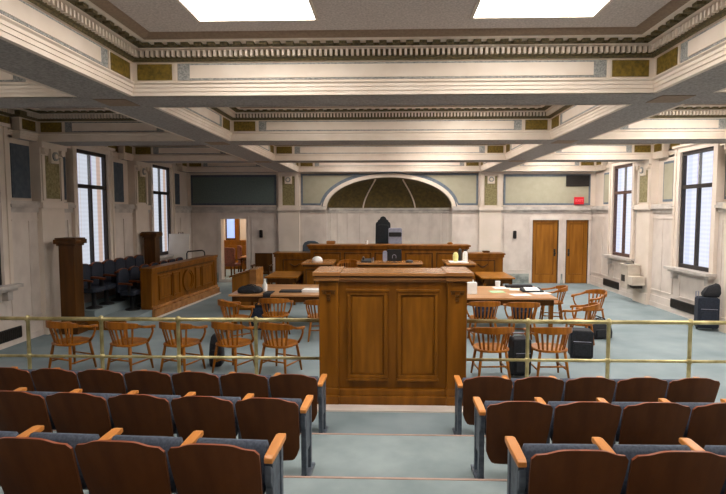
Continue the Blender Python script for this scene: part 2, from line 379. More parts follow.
wi = 1
for s in (-1, 1):
    for k, c in enumerate(WIN):
        sd = 'in the dim wall by the jury box' if s < 0 else 'in the bright wall by the drinking fountain'
        lab = 'tall dark-framed window %s, %s' % (sd, ['closest to the public seats', 'the middle one', 'nearest the bench'][k])
        t = thing('window_%d' % wi, lab, 'window', (s * 7.06, c, 0), kind='structure'); wi += 1
        f = MB(); d0, d1 = -.05, .05
        for a, b in ((-.66, -.59), (.59, .66)): f.box(d0, d1, a, b, WZ0, WZ1)
        for a, b in ((WZ0, WZ0 + .09), (WZ1 - .09, WZ1), (3.02, 3.11)): f.box(d0, d1, -.59, .59, a, b)
        f.box(d0 + .01, d1 - .01, -.035, .035, WZ0, 3.05)
        f.box(d0 + .02, d1 - .02, -.018, .018, 3.1, WZ1 - .05, 1)
        f.build('window_frame', ['winframe' if (s < 0 or k < 2) else 'winframe_red', 'greyblock'], t)
        p = MB(); xx = sorted((s * .03, s * .042)); p.box(xx[0], xx[1], -.62, .62, WZ0 + .04, WZ1 - .04)
        p.build('pane', 'pane' if s < 0 else 'pane2', t)
        sl = MB(); xs = sorted((-s * .3, s * .02)); sl.box(xs[0], xs[1], -.86, .86, 1.09, 1.15)
        xs = sorted((-s * .22, s * .02)); sl.box(xs[0], xs[1], -.82, .82, 1.03, 1.09)
        for q in (-.74, .62):
            xs = sorted((-s * .18, -s * .05)); sl.box(xs[0], xs[1], q, q + .12, .86, 1.03)
        sl.build('window_sill', 'marbledark', t)

# back wall -----------------------------------------------------------------
AX, AZ, ASP = 2.2, 1.08, 2.62
wb = thing('wall_back', 'marble back wall with arched niche behind the bench', 'wall', kind='structure')
lo, up = MB(), MB()
def wcol(x0, x1, z0):
    if z0 < 2.57:
        lo.box(x0, x1, YB, YB + .3, z0, 2.57)
    up.box(x0, x1, YB, YB + .3, 2.57, ZC)
for x0, x1, z in ((-8.6, -5.93, 0), (-5.93, -5.04, 2.24), (-5.04, -AX, 0), (AX, 4.97, 0), (4.97, 5.87, 2.21), (5.87, 6.13, 0), (6.13, 6.9, 2.21), (6.9, 7.5, 0)):
    wcol(x0, x1, z)
N = 32
arc = [(-AX * cos(pi * k / N), ASP + AZ * sin(pi * k / N)) for k in range(N + 1)]
for k in range(N):
    (xa, za), (xb, zb) = arc[k], arc[k + 1]
    up.hexa([(xa, YB, za), (xb, YB, zb), (xb, YB + .3, zb), (xa, YB + .3, za), (xa, YB, ZC), (xb, YB, ZC), (xb, YB + .3, ZC), (xa, YB + .3, ZC)])
lo.build('wainscot', 'marble', wb); up.build('upper_wall', 'cream_wall', wb)
ar = MB()
def ell(k, g): return (-(AX + g) * cos(pi * k / N), ASP + (AZ + g) * sin(pi * k / N))
for g0, g1, y0, m in ((-.005, .12, YB - .05, 0), (.12, .165, YB - .022, 1)):
    ring0 = []; rings = []
    for k in range(N + 1):
        a, b = ell(k, g0), ell(k, g1)
        rings.append([(a[0], y0, a[1]), (b[0], y0, b[1]), (b[0], YB + .01, b[1]), (a[0], YB + .01, a[1])])
    ar.loft(rings, m)
ar.build('archivolt', ['cream', 'bluegrey'], wb, smooth=False)
# niche: curved marble drum, band, half dome with ribs
nd = 1.15
dr, bd, dm, rb, vs = MB(), MB(), MB(), MB(), MB()
def el(th, g=0): return (-(AX - g) * cos(th), YB + .28 + (nd - g) * sin(th))
dr.loft([[(*el(pi * k / N), z) for k in range(N + 1)] for z in (0, ASP)], 0, caps=False, closed=False)
for k in range(1, 12):
    th = pi * k / 12; x, y = el(th, .004); vs.cbox((x, y, 1.25), (.03, .03, 2.4))
bd.loft([[(*el(pi * k / N, g), z) for k in range(N + 1)] for g, z in ((0, 2.44), (.03, 2.46), (.03, 2.52), (.07, 2.55), (.07, 2.62), (.0, 2.64))], 0, caps=False, closed=False)
dm.loft([[(-AX * cos(ph) * cos(pi * k / N), YB + .28 + nd * cos(ph) * sin(pi * k / N), ASP + AZ * sin(ph)) for k in range(N + 1)] for ph in [pi / 2 * j / 14 for j in range(14)] + [pi / 2 - .02]], 0, caps=False, closed=False)
for sg in (-1, 1):
    P = []
    for j in range(40):
        q = j / 39; x = .97 - .5 * q ** 1.6; z = .985 * q
        r = 1 - (x / AX) ** 2 - z * z
        if r <= .01: break
        P.append((sg * x, YB + .28 + nd * .975 * sqrt(r), ASP + AZ * .985 * z))
    rb.tube(P, .03, 6)
dr.build('niche_wall', 'marble', wb, smooth=True); vs.build('niche_joint', 'marble', wb); bd.build('niche_band', 'marbledark', wb, smooth=False)
dm.build('half_dome', 'dome', wb, smooth=True); rb.build('dome_rib', 'cream', wb, smooth=True)
led = MB()
for x0, x1 in ((-7.0, -AX), (AX, 7.0)):
    led.box(x0, x1, YB - .04, YB, 2.46, 2.55); led.box(x0, x1, YB - .1, YB, 2.55, 2.62); led.box(x0, x1, YB - .06, YB, 2.62, 2.68)
led.build('ledge', 'marbledark', wb)
sk = MB()
for x0, x1 in ((-7.0, -6.05), (-4.92, -AX), (AX, 4.87), (5.95, 6.05), (6.97, 7.0)):
    sk.box(x0, x1, YB - .04, YB, 0, .12); sk.box(x0, x1, YB - .025, YB, .12, .34)
sk.build('skirting', 'marblebase', wb)
mo = MB()
for x0, x1 in ((-6.95, -6.1), (-4.85, -3.98), (-3.05, -2.35), (2.35, 3.1), (3.98, 4.8)):
    mo.frame(x0, x1, .45, 2.32, YB, .03, .015)
mo.frame(-6.03, -4.94, 0, 2.34, YB, .1, .03); mo.frame(4.87, 5.97, -.1, 2.31, YB, .1, .03); mo.frame(6.03, 6.98, -.1, 2.3, YB, .09, .03)
mo.build('panel_moulding', 'marble', wb)
for x in (-3.5, 3.5):
    p = MB(); p.box(x - .37, x + .37, YB - .1, YB, 0, ZB)
    for q in (-.33, .23): p.box(x + q, x + q + .1, YB - .13, YB - .1, 2.7, 3.72)
    p.box(x - .41, x + .41, YB - .16, YB, 2.54, 2.66); p.box(x - .4, x + .4, YB - .14, YB, 0, .3); p.box(x - .41, x + .41, YB - .18, YB, 3.76, ZB)
    po = p.build('pilaster', 'cream_wall', wb)
    MB().box(x - .21, x + .21, YB - .112, YB - .1, 2.72, 3.72).build('olive_panel', 'olivelight', po)
    capital(po, (x, YB - .11, 3.6), 'y')
def upper_panel(x0, x1, bm_, pm_):
    b = MB().box(x0, x1, YB - .02, YB, 2.72, 3.78).build('panel_border', bm_, wb)
    MB().box(x0 + .07, x1 - .07, YB - .03, YB - .01, 2.79, 3.7).build('painted_panel', pm_, wb)
upper_panel(-6.97, -3.95, 'bluegreydark', 'deepgreen'); upper_panel(3.95, 6.92, 'bluegrey', 'sage')  # jury-side panel and border are darker than the fountain-side pair
# spandrels flanking the arch
for s in (-1, 1):
    for g, mm, y, z0, z1, x1 in ((.165, 'bluegrey', YB - .02, 2.72, 3.82, 3.08), (.235, 'sage', YB - .03, 2.79, 3.75, 3.01)):
        sp = MB(); top = []
        xs = [x1 - (x1 - .05) * k / 40 for k in range(41)]
        for a, b in zip(xs, xs[1:]):
            def zz(x):
                q = x / (AX + g); return z0 if q >= 1 else max(z0, ASP + (AZ + g) * sqrt(1 - q * q))
            za, zb = zz(a), zz(b)
            if za >= z1 - .01 and zb >= z1 - .01: continue
            za, zb = min(za, z1 - .005), min(zb, z1 - .005)
            sp.hexa([(s * a, y, za), (s * b, y, zb), (s * b, YB, zb), (s * a, YB, za), (s * a, y, z1), (s * b, y, z1), (s * b, YB, z1), (s * a, YB, z1)])
        sp.build('spandrel_border' if g < .2 else 'spandrel_panel', mm, wb)

def oak_door(n, x0, x1, hinge, lab):
    t = thing('door_%d' % n, lab, 'door', ((x0 + x1) / 2, YB + .1, 0), kind='structure'); h = (x1 - x0) / 2
    d = MB().box(-h, h, -.03, .03, .01, 2.2)
    d.frame(-h, h, .01, 2.2, -.03, .11, .025); d.build('door_leaf', 'door', t)
    MB().frame(-h + .11, h - .11, .3, 2.09, -.03, .035, .012).build('panel_moulding', 'oakpanel', t)
    MB().box(-h + .11, h - .11, -.05, -.03, .12, .3).build('kick_rail', 'door', t)
    k = MB(); k.box(hinge * (h - .09) - .03, hinge * (h - .09) + .03, -.07, -.055, .95, 1.2); k.lathe([(.001, 0), (.035, .005), (.04, .03), (.02, .05), (.001, .055)], (0, 0, 0), 12)
    n0 = len(k.v) - 60
    for i in range(n0, len(k.v)):
        x, y, z = k.v[i]; k.v[i] = (hinge * (h - .09) + x, -.07 - z, 1.05 + y)
    k.build('door_handle', 'darkmetal', t)
    j = MB(); j.box(-h - .02, -h, -.1, .15, 0, 2.22); j.box(h, h + .02, -.1, .15, 0, 2.22); j.box(-h, h, -.1, .15, 2.2, 2.22); j.build('door_jamb', 'darkmetal', t)
oak_door(1, 4.99, 5.85, 1, 'closed honey oak door, the one closer to the bench')
oak_door(2, 6.15, 6.88, -1, 'closed honey oak door in the corner, under the red exit sign')

# adjoining room seen through the open doorway
br = thing('wall_back_room', 'cream walls and oak dado of the room beyond the open doorway', 'wall', kind='structure')
m = MB(); m.box(-8.6, -4.2, 22.5, 22.8, 0, ZC); m.box(-8.8, -8.5, 18.5, 22.8, 0, ZC); m.box(-4.2, -3.9, 18.5, 22.8, 0, ZC); m.build('room_wall', 'cream_wall', br)
m = MB(); m.box(-8.5, -7.45, 22.44, 22.5, 0, 1.2); m.box(-7.45, -4.2, 22.4, 22.5, 0, 1.2); m.box(-8.5, -4.2, 22.36, 22.5, 1.2, 1.27)
for k in range(6): m.box(-8.3 + k * .65, -7.8 + k * .65, 22.37, 22.4, .25, 1.05)
m.box(-6.66, -6.5, 22.35, 22.5, 1.2, 3.2)
m.build('oak_dado', 'oak', br)
t = thing('window_7', 'narrow bluish window in the room beyond the open doorway', 'window', kind='structure')
MB().box(-7.06, -6.68, 22.46, 22.49, 1.36, 3.2).build('pane', 'paneblue', t)
m = MB(); m.box(-7.1, -7.06, 22.4, 22.5, 1.27, 3.2); m.box(-6.7, -6.66, 22.4, 22.5, 1.27, 3.2); m.box(-7.06, -6.7, 22.4, 22.5, 1.27, 1.36); m.build('window_frame', 'oakdark', t)
t = thing('ceiling_light', 'lit ceiling lamp in the room beyond the doorway', 'ceiling light', (-6.2, 20.2, ZC))
MB().box(-.6, .6, -.6, .6, -.06, -.03).build('diffuser', 'lamp2', t); MB().box(-.64, .64, -.64, .64, -.03, 0).build('frame', 'cream', t)

# ------------------------------------------------------------------ auditorium seats
SP = .53
def top_curve(u):      # u -1..1: ogee crest of the plywood back
    a = abs(u)
    return .768 - .034 * (1 / (1 + math.exp(-(a - .6) * 13))) - (.032 * ((a - .86) / .14) ** 2 if a > .86 else 0) + .004 * cos(a * pi)
def back_y(z): return -.01 - (z - .28) * .3 + .03 * max(0, .5 - z)
def make_seat():
    t = thing('auditorium_seat', '', 'seat', group='wooden tip-up public seats')
    hw = .258; n = 20; th = .018
    pan = MB(); rows = []
    def zbot(u):
        a = abs(u); return .18 + (.11 * ((a - .72) / .28) ** 2 if a > .72 else 0)
    rings = []
    for k in range(n + 1):
        u = -1 + 2 * k / n; x = hw * u * (1 if abs(u) < .999 else .985); zt, zb = top_curve(u), zbot(u)
        col = [(zb + (zt - zb) * j / 8) for j in range(9)]
        bow = .03 * (1 - u * u)
        tp = lambda z: 1 - .1 * min(1, max(0, (.62 - z) / .4))
        F = [(x * tp(z), back_y(z) - bow + .03, z) for z in col]; B = [(x * tp(z), back_y(z) - bow + .03 - th, z) for z in col]
        rings.append(F + B[::-1])
    pan.loft(rings, 0)
    nn = 18
    for k in range(n):   # crest edge faces carry a painted reddish highlight
        pan.m[k * nn + 8] = 1
    pan.build('backrest', ['seatback', 'seatedge'], t, smooth=False)
    cu = MB(); rings = []
    for k in range(n + 1):
        u = -1 + 2 * k / n; x = .235 * u; zt, zb = top_curve(u) - .05, .36; bow = .03 * (1 - u * u)
        col = [(zb + (zt - zb) * j / 6) for j in range(7)]; e = sqrt(max(.02, 1 - u ** 6)) * .06
        F = [(x, back_y(z) - bow + .03 + e * sqrt(max(.05, 1 - (2 * (z - zb) / (zt - zb) - 1) ** 4)), z) for z in col]
        B = [(x, back_y(z) - bow + .031, z) for z in col]; rings.append(F[::-1] + B)
    cu.loft(rings, 0); cu.build('back_cushion', 'seatcloth', t, smooth=True)
    se = MB()     # tipped-up seat pad
    prof = [(.1, .34), (.05, .38), (.1, .52), (.145, .615), (.17, .642), (.2, .64), (.22, .6), (.2, .5), (.15, .36)]
    rings = []
    for x, sc in ((-.222, .8), (-.21, 1), (0, 1.01), (.21, 1), (.222, .8)):
        rings.append([(x, .145 + (p[0] - .145) * sc, .53 + (p[1] - .53) * (sc if sc < 1 else 1)) for p in prof])
    se.loft(rings); se.build('tip_up_seat', 'seatcloth', t, smooth=True)
    side(t, -1)
    return t
def side(t, s):
    x = s * SP / 2
    st = MB(); st.box(x - .022, x + .022, .03, .1, 0, .6); st.box(x - .022, x + .022, .22, .27, 0, .58); st.box(x - .014, x + .014, .1, .22, .22, .58)
    st.hexa([(x - .02, -.0, .48), (x + .02, -.0, .48), (x + .02, .04, .42), (x - .02, .04, .42), (x - .02, -.0, .58), (x + .02, -.0, .58), (x + .02, .04, .55), (x - .02, .04, .55)])
    st.box(x - .04, x + .04, -.02, .32, 0, .03); st.build('stanchion', 'castmetal', t, bevel=.006)
    ar = MB(); P = []
    for y, w, z, h in ((.012, .05, .598, .03), (.04, .058, .606, .034), (.2, .064, .612, .036), (.3, .062, .616, .036), (.335, .05, .612, .028)):
        P.append([(x - w / 2, y, z - h / 2), (x + w / 2, y, z - h / 2), (x + w / 2, y, z + h / 2), (x - w / 2, y, z + h / 2)])
    ar.loft(P); ar.build('armrest', 'armrest', t, bevel=.006)
seat_proto = make_seat(); first = [True]
aisle_proto = make_seat(); side(aisle_proto, 1); first2 = [True]
nth = ['at the aisle', 'second from the aisle', 'third from the aisle', 'fourth from the aisle', 'fifth from the aisle', 'sixth from the aisle', 'seventh from the aisle']
rown = ['front row by rail', 'middle row', 'closest row']
def seat_row(r, Y, Z, x0, sgn, count):
    sd = 'jury-box side' if sgn < 0 else 'fountain side'
    for k in range(count):
        x = x0 + sgn * (k + .5) * SP; bend = .045 if sgn < 0 else .008; yy = Y + (abs(x) - .7) * bend; rz = sgn * bend
        lab = 'dark wooden tip-up seat %s, %s, %s' % (nth[k], rown[r], sd)
        both = (sgn < 0 and k == 0) or (sgn > 0 and k == count - 1)
        pr, fl = (aisle_proto, first2) if both else (seat_proto, first)
        if fl[0]:
            fl[0] = False; pr.location = (x, yy, Z); pr.rotation_euler.z = rz; pr['label'] = lab
        else: dup(pr, (x, yy, Z), rz, lab)
for r, (Y, Z, xl, xr, nl, nr) in enumerate(((5.45, 0, -.74, .765, 7, 5), (4.12, .23, -.70, .76, 5, 4), (2.82, .45, -.68, .745, 4, 3))):
    seat_row(r, Y, Z, xl, -1, nl); seat_row(r, Y, Z, xr, 1, nr)

# ------------------------------------------------------------------ brass rail
def rail(x0, x1, posts, lab):
    t = thing('brass_railing', lab, 'railing', (0, 6.75, 0))
    MB().tube([(x0, 0, 1.04), (x1, 0, 1.04)], .026, 12).build('top_rail', 'brass', t, smooth=True)
    MB().tube([(x0, 0, .53), (x1, 0, .53)], .02, 12).build('lower_rail', 'brass', t, smooth=True)
    for x in posts:
        p = MB(); p.lathe([(.055, 0), (.055, .012), (.03, .03), (.024, .05), (.024, 1.0), (.034, 1.005), (.036, 1.04), (.03, 1.07), (.012, 1.085), (.001, 1.086)], (x, 0, 0), 14)
        po = p.build('post', 'brass', t, smooth=True)
        MB().lathe([(.026, -.035), (.034, -.02), (.036, 0), (.034, .02), (.026, .035)], (x, 0, .53), 14).build('collar', 'brass', po, smooth=True)
rail(-6.98, -.9, [-5.88, -4.84, -3.84, -2.8, -1.76], 'two-bar brass rail between the jury side wall and the tall oak partition')
rail(1.02, 6.98, [1.81, 2.85, 3.89, 4.93, 5.97], 'two-bar brass rail between the tall oak partition and the fountain side wall')

# ------------------------------------------------------------------ tall oak partition at the end of the aisle
t = thing('oak_partition', 'tall panelled oak partition standing at the end of the aisle', 'partition', (.048, 6.52, 0)); t.scale = (.982, 1, 1)
b = MB(); b.box(-.94, .94, .03, .5, .0, 1.6)
b.build('body', 'oak', t, bevel=.004)
for s in (-1, 1):
    p = MB(); x0, x1 = sorted((s * .70, s * .95)); p.box(x0, x1, -.02, .54, .2, 1.58)
    po = p.build('pilaster', 'oak', t, bevel=.006)
    g = MB()
    xc = s * .825
    for dx, dz in ((-.055, 0), (.055, 0), (0, -.035)): g.box(xc + dx - .022, xc + dx + .022, -.045, -.02, 1.43 + dz, 1.46 + dz)
    g.box(xc - .09, xc + .09, -.035, -.02, 1.46, 1.475); g.box(xc - .02, xc + .02, -.04, -.02, 1.34, 1.38); g.build('carved_ornament', 'oakdark', po)
    pn = MB(); c = s * .325; pn.frame(c - .26, c + .26, .34, 1.46, .03, .045, .035)
    pn.frame(c - .21, c + .21, .39, 1.41, .03, .02, .015)
    pn.box(c - .28, c + .28, -.02, .03, 1.46, 1.49); pn.box(c - .27, c + .27, -.02, .03, .31, .34)
    pf = pn.build('panel_frame', 'oak', t, bevel=.005)
    MB().box(c - .19, c + .19, .012, .03, .41, 1.39).build('panel', 'oakpanel', pf)
pl = MB(); pl.box(-.98, .98, -.04, .56, 0, .12); pl.box(-.95, .95, -.02, .54, .12, .2)
for s in (-1, 1):
    x0, x1 = sorted((s * .69, s * 1.0)); pl.box(x0, x1, -.065, .58, 0, .13); x0, x1 = sorted((s * .69, s * .97)); pl.box(x0, x1, -.04, .56, .13, .22)
pl.build('plinth', 'oak', t, bevel=.008)
co_ = MB(); co_.box(-.96, .96, .0, .52, 1.58, 1.61); co_.box(-1.0, 1.0, -.03, .55, 1.61, 1.64); co_.box(-1.0, 1.0, -.055, .57, 1.66, 1.70)
co_.box(-.98, .98, -.04, .55, 1.64, 1.66, 1)
for s in (-1, 1):
    x0, x1 = sorted((s * .68, s * 1.01)); co_.box(x0, x1, -.075, .59, 1.6, 1.65); x0, x1 = sorted((s * .67, s * 1.02)); co_.box(x0, x1, -.1, .61, 1.665, 1.715); x0, x1 = sorted((s * .68, s * 1.0)); co_.box(x0, x1, -.08, .6, 1.65, 1.665, 1)
co_.build('cornice', ['oaktop', 'oakdark'], t, bevel=.006)

# ------------------------------------------------------------------ captain's chairs
def make_chair(wd='chair'):
    t = thing('wooden_armchair', '', 'chair', group='oak spindle-back armchairs')
    # seat
    out = []
    for k in range(24):
        a = 2 * pi * k / 24; c, s = cos(a), sin(a)
        out.append((.26 * (abs(c) ** .75) * (1 if c > 0 else -1), .01 + .25 * (abs(s) ** .8) * (1 if s > 0 else -1)))
    st = MB()
    st.loft([[(x * q, .01 + (y - .01) * q, z) for x, y in out] for q, z in ((.9, .425), (1, .435), (1, .455), (.95, .465), (.6, .452), (.02, .448))])
    st.build('seat', wd, t, smooth=False)
    # crest (tall bent slab at the back) and arms
    cr = []
    for k in range(-10, 11):
        a = radians(k * 6.6); x = .315 * sin(a); y = .06 - .36 * cos(a)
        hgt = .108 - .04 * (abs(k) / 10) ** 2
        cr.append(((x, y - .02, .775 - .03 * (abs(k) / 10) ** 2), .03, hgt))
    MB().rect_sweep(cr, None).build('crest_rail', wd, t, bevel=.006)
    for s in (-1, 1):
        P = [((s * .275, -.1, .742), .045, .05), ((s * .30, -.02, .715), .055, .036), ((s * .31, .08, .695), .06, .034), ((s * .30, .16, .69), .065, .036), ((s * .285, .215, .68), .06, .045), ((s * .275, .235, .665), .05, .04)]
        MB().rect_sweep(P, None).build('arm', wd, t, bevel=.006)
        MB().tube([(s * .235, .14, .45), (s * .265, .175, .52), (s * .285, .195, .6), (s * .282, .19, .68)], [.02, .017, .016, .02], 8).build('arm_post', wd, t, smooth=True)
    for k in range(8):
        a = radians(-52 + k * 104 / 7); x0, y0 = .235 * sin(a), .02 - .235 * cos(a); x1, y1 = .30 * sin(a), .055 - .355 * cos(a)
        d = Vector((cos(a), sin(a), 0)) * .013; n_ = Vector((-sin(a), cos(a), 0)) * .006
        A, B_ = Vector((x0, y0, .45)), Vector((x1, y1, .73))
        MB().hexa([A - d - n_, A + d - n_, A + d + n_, A - d + n_, B_ - d * 1.2 - n_, B_ + d * 1.2 - n_, B_ + d * 1.2 + n_, B_ - d * 1.2 + n_]).build('slat', wd, t)
    feet = []
    for sx in (-1, 1):
        for sy in (-1, 1):
            a, b_ = Vector((sx * .18, .01 + sy * .17, .43)), Vector((sx * .235, .01 + sy * .225, 0)); feet.append((a, b_))
            MB().tube([a, a.lerp(b_, .45), b_], [.021, .023, .015], 8).build('leg', wd, t, smooth=True)
    g = lambda f, q: f[0].lerp(f[1], q)
    for i, j, q in ((0, 1, .62), (2, 3, .62), (0, 2, .5), (1, 3, .5)):
        MB().tube([g(feet[i], q), g(feet[i], q).lerp(g(feet[j], q), .5), g(feet[j], q)], [.011, .014, .011], 8).build('stretcher', wd, t, smooth=True)
    return t
chair_proto = make_chair(); cfirst = [True]
def chair(x, y, deg, lab, z=0, dark=False):
    # back of the chair sits at local -y, chair faces +y
    global dark_proto
    if cfirst[0]:
        cfirst[0] = False; chair_proto.location = (x, y, z); chair_proto.rotation_euler.z = radians(deg); chair_proto['label'] = lab; return chair_proto
    return dup(chair_proto, (x, y, z), radians(deg), lab)
G = 'orange oak armchair behind the brass rail, '
chair(-4.96, 7.86, -20, G + 'first from the jury box')
chair(-4.03, 7.84, -18, G + 'second from the jury box')
chair(-3.2, 7.84, -20, G + 'third from the jury box, behind a rail post')
chair(-2.4, 7.86, -26, G + 'with the black bag leaning on its side')
chair(-1.67, 7.84, -22, G + 'jury side, closest to the tall partition')
chair(1.52, 7.68, 4, G + 'fountain side, closest to the tall partition')
chair(2.38, 7.70, 2, G + 'between the upright suitcase and the small wheeled case')
chair(-2.92, 9.75, -48, 'orange oak armchair turned sideways at the corner of the jury-side counsel table')
chair(-2.24, 10.1, 0, 'orange oak armchair tucked under the jury-side counsel table beside the hanging coat')
chair(-1.32, 9.95, 6, 'oak armchair with a dark coat, mostly hidden behind the tall partition')
chair(1.80, 9.88, 4, 'oak armchair holding a dark bag, fountain-side table, closest to the tall partition')
chair(2.52, 9.80, -2, 'oak armchair holding a dark bag, near the end of the fountain-side table')
chair(3.68, 11.75, 78, 'orange oak armchair drawn up to the end of the fountain-side counsel table')
chair(4.24, 11.0, 108, 'orange oak armchair standing free on the carpet with its arms toward the table')
chair(3.5, 9.55, 58, 'oak armchair angled at the table corner beside the wheeled case')
chair(-1.18, 15.08, 180, 'oak armchair between the witness stand and the clerk desk', z=.25)

# ------------------------------------------------------------------ tables
def table(name, lab, x0, x1, y0, y1, h, legt=.09, top='tabletop', ov=.06):
    t = thing(name, lab, 'table', ((x0 + x1) / 2, (y0 + y1) / 2, 0)); a, b = (x1 - x0) / 2, (y1 - y0) / 2
    MB().box(-a, a, -b, b, h - .04, h).build('tabletop', top, t, bevel=.008)
    ap = MB(); ap.box(-a + ov, a - ov, -b + ov, -b + ov + .025, h - .16, h - .04); ap.box(-a + ov, a - ov, b - ov - .025, b - ov, h - .16, h - .04)
    ap.box(-a + ov, -a + ov + .025, -b + ov, b - ov, h - .16, h - .04); ap.box(a - ov - .025, a - ov, -b + ov, b - ov, h - .16, h - .04); ap.build('apron', 'oakdark', t)
    for sx in (-1, 1):
        for sy in (-1, 1):
            cx, cy = sx * (a - ov - legt / 2), sy * (b - ov - legt / 2)
            l = MB(); q = legt / 2; w_ = q * .72
            l.hexa([(cx - w_, cy - w_, 0), (cx + w_, cy - w_, 0), (cx + w_, cy + w_, 0), (cx - w_, cy + w_, 0), (cx - q, cy - q, h - .04), (cx + q, cy - q, h - .04), (cx + q, cy + q, h - .04), (cx - q, cy + q, h - .04)])
            l.build('leg', 'oak', t, bevel=.006)
    return t
table('counsel_table', 'long oak counsel table on the jury side, holding a black bag', -3.33, -.72, 10.6, 12.2, .76)
table('counsel_table', 'long oak counsel table on the fountain side, strewn with papers', .72, 3.36, 10.35, 12.05, .76)
def side_table(lab, x0, x1):
    t = table('side_table', lab, x0, x1, 13.6, 15.0, .76, .08, 'door')
    a = (x1 - x0) / 2 - .1
    MB().box(-a, a, .4, .43, .12, .62).build('modesty_panel', 'oakdark', t)
side_table('small oak table beside the bench, behind the lectern', -3.3, -2.42)
side_table('small oak table beside the bench, on the fountain side', 2.42, 3.3)

# ------------------------------------------------------------------ judge bench, stands, clerk desk
structure(MB().box(-2.4, 2.4, 13.88, 15.5, 0, .25).box(-3.55, 3.55, 16.1, 18.9, 0, .45).build('floor_dais', 'carpet'), 'low carpeted platforms under the bench', 'floor')
def panel_front(root, x0, x1, z0, z1, y, n, mat='oakpanel'):
    w_ = (x1 - x0) / n
    for k in range(n):
        a, b = x0 + k * w_ + .05, x0 + (k + 1) * w_ - .05
        f = MB().frame(a, b, z0, z1, y, .035, .02).build('panel_frame', 'oakdark', root)
        MB().box(a + .07, b - .07, y - .014, y, z0 + .07, z1 - .07).build('panel', mat, f)
t = thing('judge_bench', 'long panelled oak judge bench below the arched niche', 'bench', (-.02, 15.5, 0)); t.scale = (.975, 1, 1)
MB().box(-2.4, 2.4, 0, .5, 0, 1.42).build('body', 'oak', t)
c = MB(); c.box(-2.42, 2.42, -.03, .56, 1.34, 1.38, 1); c.box(-2.46, 2.46, -.06, .58, 1.38, 1.45); c.box(-2.5, 2.5, -.1, .6, 1.45, 1.5); c.build('top_ledge', ['oak', 'oakdark'], t, bevel=.008)
panel_front(t, -2.35, 2.35, .5, 1.27, 0, 5)
for s in (-1, 1):
    x0, x1 = sorted((s * 2.42, s * 3.52)); wg = MB().box(x0, x1, .12, .6, 0, 1.18).build('wing', 'oak', t)
    c = MB(); x0, x1 = sorted((s * 2.4, s * 3.58)); c.box(x0, x1, .05, .66, 1.2, 1.25); x0, x1 = sorted((s * 2.41, s * 3.55)); c.box(x0, x1, .08, .64, 1.12, 1.2); c.build('wing_ledge', 'oak', wg, bevel=.006)
    f = MB(); x0, x1 = sorted((s * 2.5, s * 3.28)); f.frame(x0, x1, .45, 1.05, .12, .03, .018); f.build('panel_frame', 'oakdark', wg)
    xc = s * 2.9; g = MB(); g.tube([(xc - .16 + .32 * k / 10, .1, .93 - .09 * sin(pi * k / 10)) for k in range(11)], [.012 + .012 * sin(pi * k / 10) for k in range(11)], 8); g.build('carved_swag', 'oakdark', wg, smooth=True)
def stand(lab, x0, x1):
    t = thing('witness_stand', lab, 'stand', ((x0 + x1) / 2, 13.95, .25)); h = (x1 - x0) / 2 - .04
    MB().box(-h, h, .06, 1.1, 0, .78).build('body', 'oak', t)
    c = MB(); c.box(-h - .02, h + .02, .03, 1.12, .74, .8, 1); c.box(-h - .05, h + .05, -.02, 1.16, .8, .85); c.build('top_ledge', ['oaktop', 'oakdark'], t, bevel=.008)
    panel_front(t, -h, h, .1, .68, .06, 2)
stand('oak witness stand beside the bench with a white dome on it', -2.36, -1.53)
stand('oak witness stand beside the bench with cups and papers on it', 1.55, 2.33)
t = thing('clerk_desk', 'oak clerk desk in front of the bench with a computer on it', 'desk', (.02, 14.0, .25))
MB().box(-.84, .84, .05, .7, 0, .76).build('body', 'oak', t)
c = MB(); c.box(-.9, .9, 0, .75, .8, .85); c.box(-.87, .87, .02, .73, .76, .8, 1); c.build('top_ledge', ['oaktop', 'oakdark'], t, bevel=.008)
panel_front(t, -.82, .82, .1, .7, .05, 3)

# judge chair with ornate crest
t = thing('judge_chair', 'tall black judge chair with a stepped pointed crest, behind the bench', 'chair', (-.2, 17.6, .45))
o = [(-.25, .55), (.25, .55), (.26, 1.0), (.25, 1.62), (.235, 1.68), (.19, 1.7), (.17, 1.76), (.11, 1.79), (.09, 1.85), (.04, 1.88), (0, 1.89), (-.04, 1.88), (-.09, 1.85), (-.11, 1.79), (-.17, 1.76), (-.19, 1.7), (-.235, 1.68), (-.25, 1.62), (-.26, 1.0)]
MB().prism(o, 'y', 0, .07).build('backrest', 'leather', t, bevel=.01)
MB().prism(rrect(-.19, .19, .62, 1.6, .06), 'y', -.04, .01).build('back_cushion', 'leather', t, bevel=.012)
MB().box(-.2, .2, -.5, .02, .42, .56).build('seat', 'leather', t, bevel=.02)
for s in (-1, 1):
    MB().rect_sweep([((s * .22, -.01, .82), .05, .05), ((s * .22, -.25, .8), .05, .05), ((s * .22, -.42, .76), .05, .05)], None).build('armrest', 'leather', t, bevel=.008)
    for y in (-.44, .0): MB().tube([(s * .17, y, .44), (s * .18, y, 0)], [.03, .02], 8).build('leg', 'blackplastic', t, smooth=True)
t = thing('office_chair', 'grey office chair with a dark band across its back, beside the judge chair', 'chair', (.2, 16.75, .45))
MB().prism(rrect(-.22, .22, .5, 1.52, .05), 'y', 0, .07).build('backrest', 'greyplastic', t, bevel=.015)
MB().prism(rrect(-.205, .205, 1.24, 1.38, .03), 'y', -.012, 0).build('back_band', 'blackplastic', t)
MB().prism(rrect(-.17, .17, .05, .42, .06), 'z', .42, .5).build('seat', 'greyplastic', t, bevel=.015)
MB().lathe([(.03, .06), (.03, .42)], (0, .24, 0), 10).build('pedestal', 'blackplastic', t, smooth=True)
for k in range(5):
    a = 2 * pi * k / 5; MB().tube([(0, .28, .08), (.2 * cos(a), .28 + .2 * sin(a), .03)], [.025, .018], 8).build('foot', 'blackplastic', t, smooth=True)

